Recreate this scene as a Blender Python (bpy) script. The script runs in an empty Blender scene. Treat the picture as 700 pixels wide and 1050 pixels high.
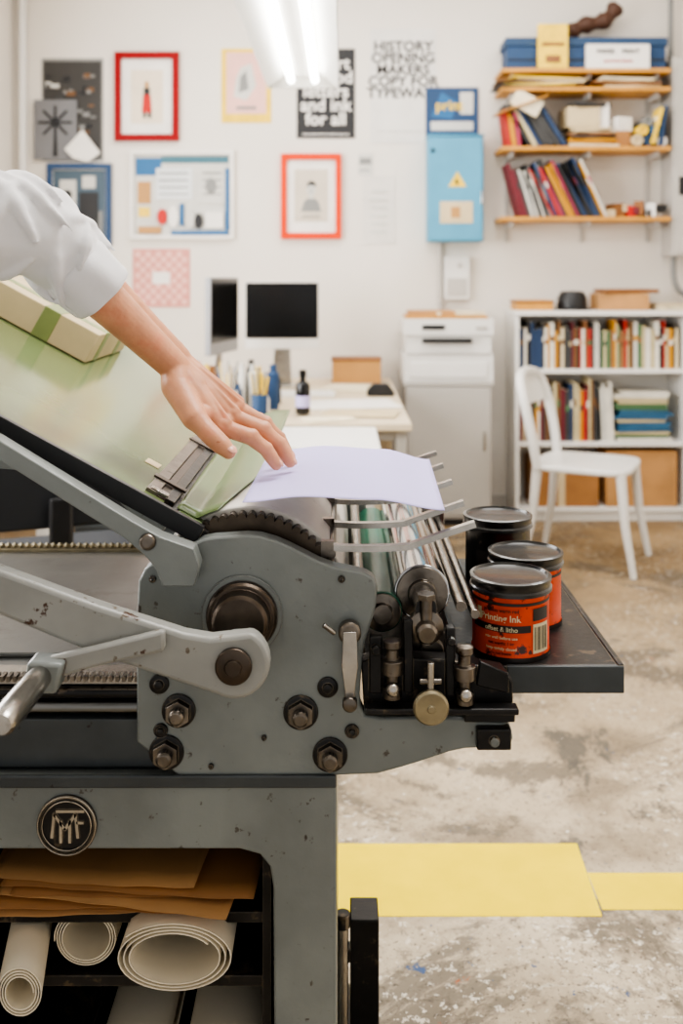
import bpy, bmesh, math, random
from mathutils import Vector, Matrix
R=random.Random(7)
D=bpy.data; C=bpy.context
V=Vector
try: C.scene.view_settings.look='AgX - Medium High Contrast'
except Exception: pass
# ------------------------------------------------------------ materials
def lin(c,sat=1.16,g=1.06):
    o=[]
    for v in c[:3]:
        v=v/255.0
        o.append(v/12.92 if v<=0.04045 else ((v+0.055)/1.055)**2.4)
    l=.2126*o[0]+.7152*o[1]+.0722*o[2]
    o=[min(.95,max(.002,l+(x-l)*sat))**g for x in o]
    return (o[0],o[1],o[2],1.0)
MC={}
def M(name,col,rough=.5,metal=0.0,var=.12,scale=12,bump=0.0,bscale=60,spots=None,sss=0,emit=0,coat=0,trans=0,spots2=None,edge=None,spec=None,raw=None):
    if name in MC: return MC[name]
    m=D.materials.new(name); m.use_nodes=True
    nt=m.node_tree; N=nt.nodes; L=nt.links
    b=N['Principled BSDF']
    tc=N.new('ShaderNodeTexCoord')
    def noise(s,det=4,ro=.55):
        n=N.new('ShaderNodeTexNoise'); n.inputs['Scale'].default_value=s; n.inputs['Detail'].default_value=det
        n.inputs['Roughness'].default_value=ro
        L.new(tc.outputs['Object'],n.inputs['Vector']); return n
    def mix(fac,a,c):
        x=N.new('ShaderNodeMix'); x.data_type='RGBA'
        L.new(fac,x.inputs[0])
        if isinstance(a,tuple): x.inputs[6].default_value=a
        else: L.new(a,x.inputs[6])
        if isinstance(c,tuple): x.inputs[7].default_value=c
        else: L.new(c,x.inputs[7])
        return x.outputs[2]
    base=raw or lin(col)
    lo=tuple([x*(1-var) for x in base[:3]]+[1]); hi=tuple([min(1,x*(1+var)) for x in base[:3]]+[1])
    n=noise(scale)
    r=N.new('ShaderNodeValToRGB'); r.color_ramp.elements[0].position=.35; r.color_ramp.elements[1].position=.65
    L.new(n.outputs['Fac'],r.inputs[0])
    out=mix(r.outputs[0],lo,hi)
    for sp in (spots,spots2):
        if sp:
            sc,thr,soft,cc=sp
            n2=noise(sc,6,.65)
            r2=N.new('ShaderNodeValToRGB'); r2.color_ramp.elements[0].position=thr; r2.color_ramp.elements[1].position=thr+soft
            L.new(n2.outputs['Fac'],r2.inputs[0])
            out=mix(r2.outputs[0],out,lin(cc))
    if edge:
        bv=N.new('ShaderNodeBevel'); bv.samples=4; bv.inputs['Radius'].default_value=edge[0]
        ge=N.new('ShaderNodeNewGeometry'); dt=N.new('ShaderNodeVectorMath'); dt.operation='DOT_PRODUCT'
        L.new(bv.outputs[0],dt.inputs[0]); L.new(ge.outputs['Normal'],dt.inputs[1])
        n4=noise(45,6,.7)
        s1=N.new('ShaderNodeMath'); s1.operation='SUBTRACT'; s1.inputs[0].default_value=1.0; L.new(dt.outputs['Value'],s1.inputs[1])
        s2=N.new('ShaderNodeMath'); s2.operation='MULTIPLY'; L.new(s1.outputs[0],s2.inputs[0]); L.new(n4.outputs['Fac'],s2.inputs[1])
        r3=N.new('ShaderNodeValToRGB'); r3.color_ramp.elements[0].position=.04; r3.color_ramp.elements[1].position=.08
        L.new(s2.outputs[0],r3.inputs[0]); out=mix(r3.outputs[0],out,lin(edge[1]))
    L.new(out,b.inputs['Base Color'])
    b.inputs['Roughness'].default_value=rough; b.inputs['Metallic'].default_value=metal
    if spec is not None: b.inputs['Specular IOR Level'].default_value=spec
    if coat: b.inputs['Coat Weight'].default_value=coat
    if sss:
        b.inputs['Subsurface Weight'].default_value=sss
        b.inputs['Subsurface Radius'].default_value=(.012,.005,.003); b.inputs['Subsurface Scale'].default_value=1
    if trans: b.inputs['Transmission Weight'].default_value=trans
    if emit:
        b.inputs['Emission Color'].default_value=base; b.inputs['Emission Strength'].default_value=emit
    if bump:
        n3=noise(bscale,5)
        bp=N.new('ShaderNodeBump'); bp.inputs['Strength'].default_value=bump; bp.inputs['Distance'].default_value=.003
        L.new(n3.outputs['Fac'],bp.inputs['Height']); L.new(bp.outputs[0],b.inputs['Normal'])
    MC[name]=m; return m
grey=M('press_grey_paint',(124,128,126),.34,.1,.20,5,.14,90,spots=(11,.635,.03,(58,50,43)),spots2=(60,.64,.05,(84,80,74)),edge=(.004,(60,50,42)))
greylt=M('lever_grey_paint',(146,146,142),.36,0,.14,8,.12,80,spots=(15,.60,.02,(72,50,37)),spots2=(70,.64,.04,(100,90,78)),edge=(.004,(80,60,46)))
greydk=M('press_dark_grey',(70,74,76),.38,.2,.18,10,.1,70,spots=(30,.64,.03,(36,32,30)))
black=M('black_iron',(38,37,37),.34,.5,.35,14,.15,80,spots=(28,.60,.06,(90,80,68)),edge=(.003,(130,121,107)))
blackp=M('black_plastic',(24,24,26),.45,0,.2,20)
steel=M('brushed_steel',(178,174,168),.26,1,.15,25,.05,120,spots=(30,.62,.08,(108,98,84)))
chrome=M('roller_chrome',(186,186,186),.10,1,.08,15)
steeldk=M('oily_steel',(122,116,109),.28,.95,.3,25,.1,100,spots=(40,.58,.1,(58,48,40)))
hubm=M('hub_dark_steel',(84,76,69),.32,.9,.25,25,.1,100)
brass=M('dull_brass',(158,150,130),.34,.9,.2,30)
bedm=M('press_bed_plate',(126,126,124),.30,.75,.15,7,.05,60,spots=(10,.58,.2,(100,96,90)))
cyl_cloth=M('cylinder_packing',(214,210,202),.4,.1,.08,10,.05,60,spots=(22,.6,.1,(146,138,126)))
rubber=M('green_roller_rubber',(44,92,74),.35,0,.15,12)
sage=M('sage_green_plate',(112,124,90),.13,0,.08,4,0.02,20,spots=(9,.62,.15,(126,136,102)),spec=.6)
sagedk=M('sage_green_sheet',(106,122,84),.28,.0,.08,6,spec=.45)
lilac=M('lilac_paper',(184,177,216),.7,0,.02,6)
cream=M('cream_card',(200,184,154),.7,0,.07,9)
kraft=M('kraft_paper',(154,114,76),.75,0,.14,5,.2,24)
kraft2=M('kraft_paper_light',(176,138,98),.75,0,.14,5,.2,24)
rollp=M('rolled_paper',(234,225,206),.7,0,.04,6)
wallm=M('painted_wall',(222,216,208),.85,0,.03,1.5,.08,25)
ceilm=M('painted_ceiling',(232,230,226),.9,0,.02,2)
white=M('white_laminate',(228,226,222),.4,0,.02,4)
whitep=M('white_plastic',(222,220,216),.35,0,.02,6)
beige=M('beige_desktop',(208,194,170),.5,0,.05,5)
woodsh=M('shelf_pine',(190,144,84),.5,0,.14,6)
woodd=M('wood_brown',(130,90,56),.55,0,.15,8)
cabg=M('cabinet_grey',(184,180,174),.45,0,.03,4)
elblue=M('electric_box_blue',(96,152,178),.45,0,.06,6,.05,40)
yellow=M('yellow_floor_paint',(248,215,0),.7,0,.06,6,.05,60,spots=(45,.71,.04,(190,170,80)),raw=(.86,.64,.0,1),spec=.1)
ylw=M('yellow_plain',(238,190,34),.5,raw=(.82,.55,.03,1))
shirtm=M('white_shirt_cotton',(226,225,226),.85,0,.02,8,.35,12)
trous=M('dark_trousers',(48,52,66),.85,0,.1,10)
skin=M('skin',(200,150,122),.45,0,.12,24,.22,130,spots=(18,.52,.25,(194,124,100)),sss=.12,spots2=(90,.66,.1,(170,112,86)))
nailm=M('fingernail',(220,172,154),.25,0,.05,40)
hairm=M('hair',(60,42,30),.6,0,.3,60)
inkblack=M('ink_lid_black',(20,20,21),.28,.0,.3,20,.25,50,spots=(50,.64,.05,(82,74,64)),coat=.4)
labelr=M('ink_label_orange',(204,78,42),.4,0,.16,20,spots=(45,.59,.05,(60,32,26)),spots2=(16,.66,.03,(40,32,30)))
labelk=M('ink_label_dark',(32,26,24),.4)
labelw=M('ink_label_white',(212,200,170),.5,0,.1,40,spots=(60,.60,.05,(96,66,50)))
greent=M('green_tape',(134,144,98),.4)
glassd=M('screen_black',(12,12,13),.15,0,.05,5)
PAL=[(160,50,42),(40,60,90),(210,198,172),(60,60,60),(190,140,50),(80,110,80),(140,100,70),(220,216,206),(100,34,44),(60,100,130),(190,178,146),(30,30,32),(150,60,80),(200,198,190),(110,80,52)]
palm=[M('book_%d'%i,c,.6,0,.08,15) for i,c in enumerate(PAL)]
darkpal=[palm[i] for i in (3,11,8,11,4,1,11,12,3,13,0)]
pages=M('book_pages',(220,210,186),.8)
def colm(n,c,rough=.6,**k): return M(n,c,rough,0,.04,8,**k)
def floor_mat():
    m=D.materials.new('worn_concrete'); m.use_nodes=True; nt=m.node_tree;N=nt.nodes;L=nt.links
    b=N['Principled BSDF']; tc=N.new('ShaderNodeTexCoord')
    def nz(s,d=5,r=.6,dist=0,off=0):
        n=N.new('ShaderNodeTexNoise'); n.inputs['Scale'].default_value=s;n.inputs['Detail'].default_value=d;n.inputs['Roughness'].default_value=r;n.inputs['Distortion'].default_value=dist
        if off:
            mp=N.new('ShaderNodeMapping'); mp.inputs['Location'].default_value=(off,off*.7,0); L.new(tc.outputs['Object'],mp.inputs[0]); L.new(mp.outputs[0],n.inputs['Vector'])
        else: L.new(tc.outputs['Object'],n.inputs['Vector'])
        return n.outputs['Fac']
    def ramp(f,a,c):
        r=N.new('ShaderNodeValToRGB'); r.color_ramp.elements[0].position=a;r.color_ramp.elements[1].position=c
        L.new(f,r.inputs[0]); return r.outputs[0]
    def mul(a,c):
        x=N.new('ShaderNodeMath'); x.operation='MULTIPLY'; L.new(a,x.inputs[0])
        if isinstance(c,float): x.inputs[1].default_value=c
        else: L.new(c,x.inputs[1])
        return x.outputs[0]
    def mix(f,a,c):
        x=N.new('ShaderNodeMix'); x.data_type='RGBA'; L.new(f,x.inputs[0])
        for v,i in ((a,6),(c,7)):
            if isinstance(v,tuple): x.inputs[i].default_value=v
            else: L.new(v,x.inputs[i])
        return x.outputs[2]
    lf=lambda c:lin(c,1.2,1.04)
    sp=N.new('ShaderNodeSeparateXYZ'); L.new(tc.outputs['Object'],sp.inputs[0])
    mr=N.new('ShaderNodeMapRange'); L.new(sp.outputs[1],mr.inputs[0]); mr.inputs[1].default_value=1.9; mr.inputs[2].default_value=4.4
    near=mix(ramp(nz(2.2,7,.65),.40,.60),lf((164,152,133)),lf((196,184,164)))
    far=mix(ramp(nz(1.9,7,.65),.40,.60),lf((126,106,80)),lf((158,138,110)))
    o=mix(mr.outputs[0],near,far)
    o=mix(mul(ramp(nz(2.6,9,.72,.5,3.1),.50,.62),.7),o,lf((112,100,84)))
    # localized grime patches
    o=mix(mul(ramp(nz(1.0,10,.78,.9,7.3),.535,.575),.75),o,lf((92,84,73)))
    o=mix(mul(ramp(nz(.8,10,.8,.9,21.0),.57,.60),.8),o,lf((80,76,70)))
    msk=ramp(nz(1.7,5,.6,.3,31.0),.44,.60)
    o=mix(mul(mul(ramp(nz(30,5,.75),.55,.60),.75),msk),o,lf((92,82,70)))
    o=mix(mul(mul(ramp(nz(40,4,.75,0,5.0),.575,.60),.85),msk),o,lf((226,219,206)))
    o=mix(mul(ramp(nz(95,3,.75,0,2.0),.61,.63),.9),o,lf((66,58,52)))
    o=mix(ramp(nz(9,8,.82,.9,9.0),.65,.665),o,lf((64,58,52)))
    o=mix(ramp(nz(13,6,.78,.4,15.0),.65,.665),o,lf((224,219,210)))
    o=mix(ramp(nz(18,5,.78,.2,12.0),.655,.67),o,lf((58,80,116)))
    o=mix(ramp(nz(16,5,.78,.2,42.0),.68,.69),o,lf((150,84,50)))
    L.new(o,b.inputs['Base Color'])
    rr=N.new('ShaderNodeMapRange'); L.new(nz(5,5),rr.inputs[0]); rr.inputs[3].default_value=.42; rr.inputs[4].default_value=.8
    L.new(rr.outputs[0],b.inputs['Roughness'])
    bp=N.new('ShaderNodeBump'); bp.inputs['Strength'].default_value=.3; bp.inputs['Distance'].default_value=.004
    L.new(nz(40,6,.7),bp.inputs['Height']); L.new(bp.outputs[0],b.inputs['Normal'])
    return m
# ------------------------------------------------------------ mesh builder
def text_mesh(body,size):
    cu=D.curves.new('t','FONT'); cu.body=body; cu.size=size; cu.align_x='CENTER'; cu.align_y='CENTER'; cu.resolution_u=3; cu.space_line=.8
    cu.offset=size*.02
    ob=D.objects.new('t',cu); C.collection.objects.link(ob)
    dg=C.evaluated_depsgraph_get(); dg.update(); me=ob.evaluated_get(dg).to_mesh()
    vs=[v.co.copy() for v in me.vertices]; fs=[tuple(p.vertices) for p in me.polygons]
    D.objects.remove(ob); return vs,fs
class MB:
    def __init__(s,name): s.name=name; s.bm=bmesh.new(); s.mats=[]; s.n=0
    def _m(s,mat):
        if mat not in s.mats: s.mats.append(mat)
        i=s.mats.index(mat); s.bm.faces.ensure_lookup_table()
        for f in s.bm.faces[s.n:]: f.material_index=i
        s.n=len(s.bm.faces); return s
    def box(s,c,sz,mat,rot=None):
        m=Matrix.Translation(c)@(rot if rot else Matrix())@Matrix.Diagonal((sz[0],sz[1],sz[2],1))
        bmesh.ops.create_cube(s.bm,size=1,matrix=m); return s._m(mat)
    def bx(s,x0,x1,y0,y1,z0,z1,mat):
        return s.box(((x0+x1)/2,(y0+y1)/2,(z0+z1)/2),(abs(x1-x0),abs(y1-y0),abs(z1-z0)),mat)
    def cyl(s,p0,p1,r0,mat,r1=None,seg=32):
        p0=V(p0);p1=V(p1); d=p1-p0; 
        q=V((0,0,1)).rotation_difference(d.normalized()).to_matrix().to_4x4()
        bmesh.ops.create_cone(s.bm,cap_ends=True,segments=seg,radius1=r0,radius2=r0 if r1 is None else r1,depth=d.length,matrix=Matrix.Translation((p0+p1)/2)@q)
        return s._m(mat)
    def sph(s,c,r,mat,sc=(1,1,1),rot=None,sub=3):
        m=Matrix.Translation(c)@(rot if rot else Matrix())@Matrix.Diagonal((r*sc[0],r*sc[1],r*sc[2],1))
        bmesh.ops.create_icosphere(s.bm,subdivisions=sub,radius=1,matrix=m); return s._m(mat)
    def lathe(s,prof,o,ax,mat,seg=40):
        o=V(o); q=V((0,0,1)).rotation_difference(V(ax).normalized()); rings=[]
        for r,h in prof:
            rings.append([s.bm.verts.new(o+q@V((max(r,1e-5)*math.cos(2*math.pi*i/seg),max(r,1e-5)*math.sin(2*math.pi*i/seg),h))) for i in range(seg)])
        for a,b in zip(rings,rings[1:]):
            for i in range(seg): s.bm.faces.new((a[i],a[(i+1)%seg],b[(i+1)%seg],b[i]))
        s.bm.faces.new(rings[0]); s.bm.faces.new(rings[-1]); return s._m(mat)
    def prism(s,pts,y0,y1,mat):
        a=[s.bm.verts.new((x,y0,z)) for x,z in pts]; b=[s.bm.verts.new((x,y1,z)) for x,z in pts]
        n=len(pts); s.bm.faces.new(a); s.bm.faces.new(b[::-1])
        for i in range(n): s.bm.faces.new((a[i],a[(i+1)%n],b[(i+1)%n],b[i]))
        return s._m(mat)
    def prismz(s,pts,z0,z1,mat):
        a=[s.bm.verts.new((x,y,z0)) for x,y in pts]; b=[s.bm.verts.new((x,y,z1)) for x,y in pts]
        n=len(pts); s.bm.faces.new(a); s.bm.faces.new(b[::-1])
        for i in range(n): s.bm.faces.new((a[i],a[(i+1)%n],b[(i+1)%n],b[i]))
        return s._m(mat)
    def tube(s,pts,r,mat,seg=16,closed=False):
        pts=[V(p) for p in pts]; rr=r if isinstance(r,(list,tuple)) else [r]*len(pts)
        rings=[]; up=None; n=len(pts)
        for i,p in enumerate(pts):
            if closed: t=(pts[(i+1)%n]-pts[i-1]).normalized()
            else: t=(pts[min(i+1,n-1)]-pts[max(i-1,0)]).normalized()
            if up is None: up=t.orthogonal().normalized()
            up=(up-t*up.dot(t)).normalized(); sd=t.cross(up)
            rings.append([s.bm.verts.new(p+(up*math.cos(2*math.pi*k/seg)+sd*math.sin(2*math.pi*k/seg))*rr[i]) for k in range(seg)])
        pr=list(zip(rings,rings[1:]))
        if closed: pr.append((rings[-1],rings[0]))
        for a,b in pr:
            for k in range(seg): s.bm.faces.new((a[k],a[(k+1)%seg],b[(k+1)%seg],b[k]))
        if not closed: s.bm.faces.new(rings[0]); s.bm.faces.new(rings[-1])
        return s._m(mat)
    def ribbon(s,path,wy,tz,mat):
        path=[V(p) for p in path]; rings=[]; n=len(path)
        for i,p in enumerate(path):
            t=(path[min(i+1,n-1)]-path[max(i-1,0)]).normalized(); nn=V((-t.z,0,t.x))
            rings.append([s.bm.verts.new(p+nn*a*tz/2+V((0,c*wy/2,0))) for a,c in ((-1,-1),(-1,1),(1,1),(1,-1))])
        for a,b in zip(rings,rings[1:]):
            for k in range(4): s.bm.faces.new((a[k],a[(k+1)%4],b[(k+1)%4],b[k]))
        s.bm.faces.new(rings[0]); s.bm.faces.new(rings[-1]); return s._m(mat)
    def grid(s,fn,nu,nv,mat):
        g=[[s.bm.verts.new(fn(i/nu,j/nv)) for j in range(nv+1)] for i in range(nu+1)]
        for i in range(nu):
            for j in range(nv): s.bm.faces.new((g[i][j],g[i+1][j],g[i+1][j+1],g[i][j+1]))
        return s._m(mat)
    def text(s,body,size,fn,mat):
        vs,fs=text_mesh(body,size); nv=[s.bm.verts.new(fn(v)) for v in vs]
        for f in fs:
            try: s.bm.faces.new([nv[i] for i in f])
            except Exception: pass
        return s._m(mat)
    def done(s,parent=None,bevel=0,ang=35,rot=None,loc=None,norm=True,seg=2):
        if norm: bmesh.ops.recalc_face_normals(s.bm,faces=s.bm.faces[:])
        me=D.meshes.new(s.name); s.bm.to_mesh(me); s.bm.free()
        for m in s.mats: me.materials.append(m)
        if loc is None:
            xs=[v.co for v in me.vertices]
            c=V([(min(v[i] for v in xs)+max(v[i] for v in xs))/2 for i in range(3)])
            me.transform(Matrix.Translation(-c))
        else: c=V(loc)
        for p in me.polygons: p.use_smooth=True
        me.set_sharp_from_angle(angle=math.radians(ang))
        ob=D.objects.new(s.name,me); ob.location=c; C.collection.objects.link(ob)
        if rot: ob.rotation_euler=rot
        if bevel:
            b=ob.modifiers.new('bevel','BEVEL'); b.width=bevel; b.segments=seg; b.limit_method='ANGLE'; b.angle_limit=math.radians(40); b.harden_normals=False
        if parent: ob.parent=parent
        return ob
def empty(name,loc=(0,0,0),rz=0):
    e=D.objects.new(name,None); e.location=loc; e.rotation_euler=(0,0,rz); e.empty_display_size=.05; C.collection.objects.link(e); return e
def cr(pts,n=8):
    pts=[V(p) for p in pts]; o=[]
    for i in range(len(pts)-1):
        p0=pts[max(i-1,0)];p1=pts[i];p2=pts[i+1];p3=pts[min(i+2,len(pts)-1)]
        for k in range(n):
            t=k/n; o.append(.5*((2*p1)+(p2-p0)*t+(2*p0-5*p1+4*p2-p3)*t*t+(3*p1-p0-3*p2+p3)*t**3))
    o.append(pts[-1]); return o
RY=lambda a:Matrix.Rotation(a,4,'Y'); RZ=lambda a:Matrix.Rotation(a,4,'Z'); RX=lambda a:Matrix.Rotation(a,4,'X')
# ------------------------------------------------------------ room
WY=5.5
def simple(name,args,mat,**k):
    b=MB(name); b.bx(*args,mat); return b.done(**k)
fl=MB('floor'); fl.bx(-1.95,2.7,-1.2,WY+.1,-.1,0,floor_mat()); fl.done(loc=(0,0,0))
simple('wall_back',(-1.95,2.7,WY,WY+.1,0,3.2),wallm)
simple('wall_right',(2.6,2.7,-1.2,WY,0,3.2),wallm)
simple('ceiling',(-1.95,2.7,-1.2,WY+.1,3.2,3.3),ceilm)
b=MB('wall_left')
b.bx(-1.95,-1.85,-1.2,1.2,0,3.2,wallm); b.bx(-1.95,-1.85,4.4,WY,0,3.2,wallm)
b.bx(-1.95,-1.85,1.2,4.4,0,.9,wallm); b.bx(-1.95,-1.85,1.2,4.4,2.6,3.2,wallm); b.done()
b=MB('window_1')
for y in (1.2,2.23,3.3,4.35): b.bx(-1.93,-1.87,y,y+.05,.9,2.6,white)
for z in (.9,1.7,2.55): b.bx(-1.93,-1.87,1.2,4.4,z,z+.05,white)
b.done(bevel=.004)
simple('baseboard_back',(-1.85,2.6,WY-.015,WY,0,.08),cabg,bevel=.003)
b=MB('floor_marking_tape')
b.prismz([(-.02,1.985),(.530,1.985),(.540,2.24),(-.02,2.24)],0,.0012,yellow); b.bx(.537,1.9,2.006,2.13,0,.0010,yellow); b.done()
b=MB('conduit_pipe'); b.cyl((-1.79,WY-.03,0),(-1.79,WY-.03,3.2),.022,whitep); b.done()
b=MB('cable_conduit'); b.cyl((.555,WY-.02,.9),(.555,WY-.02,1.17),.012,cabg); b.cyl((.555,WY-.02,1.18),(.555,WY-.02,1.495),.012,cabg); b.done()
# ------------------------------------------------------------ camera
cam=D.cameras.new('camera'); co=D.objects.new('camera',cam); C.collection.objects.link(co)
co.location=(0,0,1.3); co.rotation_euler=(math.pi/2,0,0)
cam.sensor_fit='VERTICAL'; cam.sensor_height=36; cam.lens=34.2857; cam.shift_y=-240/1050
cam.clip_start=.05; cam.dof.use_dof=True; cam.dof.focus_distance=1.27; cam.dof.aperture_fstop=4.0
C.scene.camera=co
# ------------------------------------------------------------ lights
def area(name,loc,rot,sx,sy,e,col=(1,1,1)):
    l=D.lights.new(name,'AREA'); l.shape='RECTANGLE'; l.size=sx; l.size_y=sy; l.energy=e; l.color=col
    o=D.objects.new(name,l); o.location=loc; o.rotation_euler=rot; C.collection.objects.link(o); return o
area('window_daylight',(-2.05,2.8,1.75),(0,-math.pi/2,0),1.6,3.0,195,(1,.99,.98))
area('ceiling_light',(.7,1.6,3.15),(0,0,0),1.4,1.0,78,(1,.975,.94))
area('ceiling_light_back',(.3,4.3,3.15),(0,0,0),3,.8,60,(1,.975,.94))
w=D.worlds.new('world'); C.scene.world=w; w.use_nodes=True
w.node_tree.nodes['Background'].inputs[0].default_value=(1,.985,.965,1); w.node_tree.nodes['Background'].inputs[1].default_value=.82
# ------------------------------------------------------------ PRESS
press=empty('printing_press')
plate=[(-.252,.686),(-.252,.922),(-.240,.946),(-.186,.970),(-.168,.980),(-.106,.984),(-.075,.975),(-.018,.946),(.028,.937),(.040,.930),(.044,.916),(.042,.892),(.026,.844),(.022,.778),(.030,.758),(.132,.760),(.208,.752),(.212,.728),(.190,.722),(.144,.720),(.084,.700),(.036,.687)]
def rnd(pts,it=1):
    for _ in range(it):
        o=[]
        for i,p in enumerate(pts):
            q=pts[(i+1)%len(pts)]
            o+= [(p[0]*.82+q[0]*.18,p[1]*.82+q[1]*.18),(p[0]*.18+q[0]*.82,p[1]*.18+q[1]*.82)]
        pts=o
    return pts
b=MB('side_plate'); b.prism(rnd(plate),1.2,1.226,grey); b.done(press,bevel=.003)
b=MB('side_plate_far'); b.prism(rnd([(x,z-.02) for x,z in plate]),1.72,1.745,grey); b.done(press,bevel=.003)
b=MB('plate_bolts')
def bolt(x,z,r,y=1.2,big=True):
    b.lathe([(r*1.1,0),(r*1.1,.003),(r*.95,.004)],(x,y,z),(0,-1,0),black)
    if big:
        b.cyl((x,y-.004,z),(x,y-.014,z),r*.86,hubm,seg=6)
        b.lathe([(r*.5,0),(r*.5,.008),(r*.35,.011),(.001,.011)],(x,y-.014,z),(0,-1,0),steeldk)
    else:
        b.lathe([(r*.55,0),(r*.5,.004),(.001,.005)],(x,y-.004,z),(0,-1,0),black)
for x,z,r in ((-.200,.768,.019),(-.215,.717,.0195),(-.05,.766,.0195),(-.014,.714,.0195)): bolt(x,z,r)
for x,z,r in ((-.224,.801,.011),(-.222,.744,.008),(.013,.743,.008),(-.017,.797,.0115),(.0,.93,.004),(-.232,.93,.004),(-.095,.735,.003),(-.16,.70,.003)): bolt(x,z,r,big=False)
b.done(press,bevel=.0008)
b=MB('cylinder_hub'); b.lathe([(.043,0),(.043,.010),(.040,.014),(.036,.014),(.034,.030),(.030,.034),(.001,.034)],(-.122,1.2,.885),(0,-1,0),hubm,48)
b.lathe([(.05,0),(.05,.004)],(-.122,1.2,.885),(0,-1,0),grey); b.done(press,bevel=.0008)
pts=[(-.60,1.030),(-.392,.966),(-.28,.925),(-.18,.893),(-.150,.888)]
for a in range(60,-121,-12): pts.append((-.123+.041*math.cos(math.radians(a)),.858+.041*math.sin(math.radians(a))))
pts+=[(-.19,.838),(-.28,.868),(-.392,.914),(-.60,.976)]
b=MB('lever_arm'); b.prism(pts,1.115,1.140,greylt); o=b.done(press,bevel=.006,seg=3)
b=MB('lever_pivot'); b.lathe([(.021,0),(.021,.006),(.018,.008),(.010,.008),(.009,.012),(.001,.012)],(-.123,1.115,.857),(0,-1,0),hubm)
b.cyl((-.123,1.14,.857),(-.123,1.2,.857),.024,grey); b.done(press,bevel=.0006)
b=MB('crank_arm'); b.prism([(-.352,.838),(-.340,.842),(-.27,.862),(-.2,.878),(-.2,.902),(-.27,.885),(-.325,.872),(-.352,.866)],1.10,1.114,greylt)
b.prism([(-.355,.836),(-.318,.836),(-.310,.87),(-.35,.872)],1.085,1.12,grey); b.done(press,bevel=.004)
b=MB('crank_handle'); b.lathe([(.009,0),(.0135,.008),(.0145,.05),(.0150,.09),(.013,.125),(.010,.130),(.001,.130)],(-.336,1.092,.855),(0,-1,.03),steel); b.done(press)
b=MB('impression_cylinder'); b.cyl((-.12,1.248,.877),(-.12,1.715,.877),.131,cyl_cloth,seg=96)
b.done(press,bevel=.002)
b=MB('cylinder_gear'); pr=[]
nt=64
for i in range(nt):
    for k,rr in ((0,.122),(.12,.1255),(.3,.128),(.5,.1288),(.7,.128),(.88,.1255)):
        a=2*math.pi*(i+k)/nt; pr.append((-.12+rr*math.cos(a),.875+rr*math.sin(a)))
b.prism(pr,1.230,1.2465,M('gear_steel',(78,70,62),.35,.8,.25,30))
b.done(press,bevel=0)
def roller(name,x,z,r,mat,y0=1.25,y1=1.71):
    b=MB(name); b.lathe([(r,.0),(r,y1-y0)],(x,y0,z),(0,1,0),mat,48)
    b.lathe([(r*.5,-.012),(r*.5,-.004),(r*.93,-.003),(r*.93,.0)],(x,y0,z),(0,1,0),steeldk,40)
    b.lathe([(r*.93,0),(r*.5,.012)],(x,y1,z),(0,1,0),steeldk,40); b.done(press,bevel=.001)
roller('chrome_roller',.104,.893,.036,chrome,1.262)
roller('green_roller',.052,.872,.026,rubber,1.25)
roller('ink_roller',.115,.825,.03,black,1.25)
b=MB('roller_shafts')
b.cyl((.152,1.24,.882),(.152,1.72,.882),.007,steel); b.cyl((.170,1.24,.872),(.170,1.72,.872),.006,steeldk)
b.cyl((.022,1.24,.915),(.022,1.72,.915),.007,steeldk)
b.cyl((.104,1.20,.893),(.104,1.265,.893),.014,steeldk)
b.bx(.135,.180,1.71,1.73,.76,.90,black)
b.done(press,bevel=.0006)
b=MB('delivery_fingers')
for y in (1.235,1.35,1.49,1.62,1.735):
    path=cr([(-.02,y,.964),(-.015,y,.960),(.03,y,.958),(.082,y,.960),(.092,y,.963),(.130,y,.976),(.169,y,.989)],5)
    b.ribbon(path,.011,.0075,steel)
    b.bx(-.026,-.010,y-.006,y+.006,.948,.968,steeldk)
b.cyl((-.012,1.228,.952),(-.012,1.74,.952),.005,steeldk)
b.done(press,bevel=.0012)
b=MB('ink_frame')
b.prism([(.024,.826),(.05,.832),(.13,.828),(.20,.815),(.212,.80),(.212,.765),(.10,.758),(.028,.760)],1.205,1.232,black)
b.bx(.03,.21,1.232,1.72,.765,.79,black)
b.bx(.150,.212,1.19,1.21,.757,.771,black); b.bx(.165,.207,1.188,1.205,.724,.750,black)
b.cyl((.186,1.19,.736),(.186,1.182,.736),.006,steeldk); b.bx(.028,.215,1.18,1.2,.770,.778,steeldk)
b.bx(.034,.050,1.196,1.21,.79,.86,steeldk); b.bx(.076,.088,1.198,1.212,.79,.88,steeldk); b.bx(.128,.140,1.198,1.212,.785,.87,steeldk)
b.cyl((.042,1.196,.845),(.042,1.188,.845),.007,steel,seg=6); b.cyl((.134,1.198,.855),(.134,1.19,.855),.006,steel,seg=6)
b.prism([(.17,.83),(.205,.815),(.205,.79),(.165,.80)],1.195,1.207,grey)
b.done(press,bevel=.002)
b=MB('adjusting_knobs')
b.lathe([(.020,0),(.022,.004),(.022,.014),(.013,.018),(.013,.03),(.010,.034),(.001,.034)],(.104,1.215,.870),(0,-1,-.1),steeldk)
b.cyl((.104,1.2,.85),(.104,1.2,.905),.008,steeldk); b.cyl((.104,1.2,.905),(.104,1.2,.912),.012,steel,seg=6)
for x,z in ((.062,.822),(.150,.815)):
    b.lathe([(.008,-.035),(.012,-.033),(.012,-.020),(.007,-.018),(.007,-.006),(.0135,-.004),(.0135,.012),(.008,.014),(.008,.026),(.011,.028),(.011,.036),(.006,.038)],(x,1.19,z),(0,0,1),steeldk,20)
    b.sph((x,1.180,z-.02),.009,steel,sub=2)
b.lathe([(.0215,0),(.0215,.005),(.019,.008),(.005,.008),(.004,.010),(.001,.010)],(.107,1.17,.786),(0,-1,-.05),brass)
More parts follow.
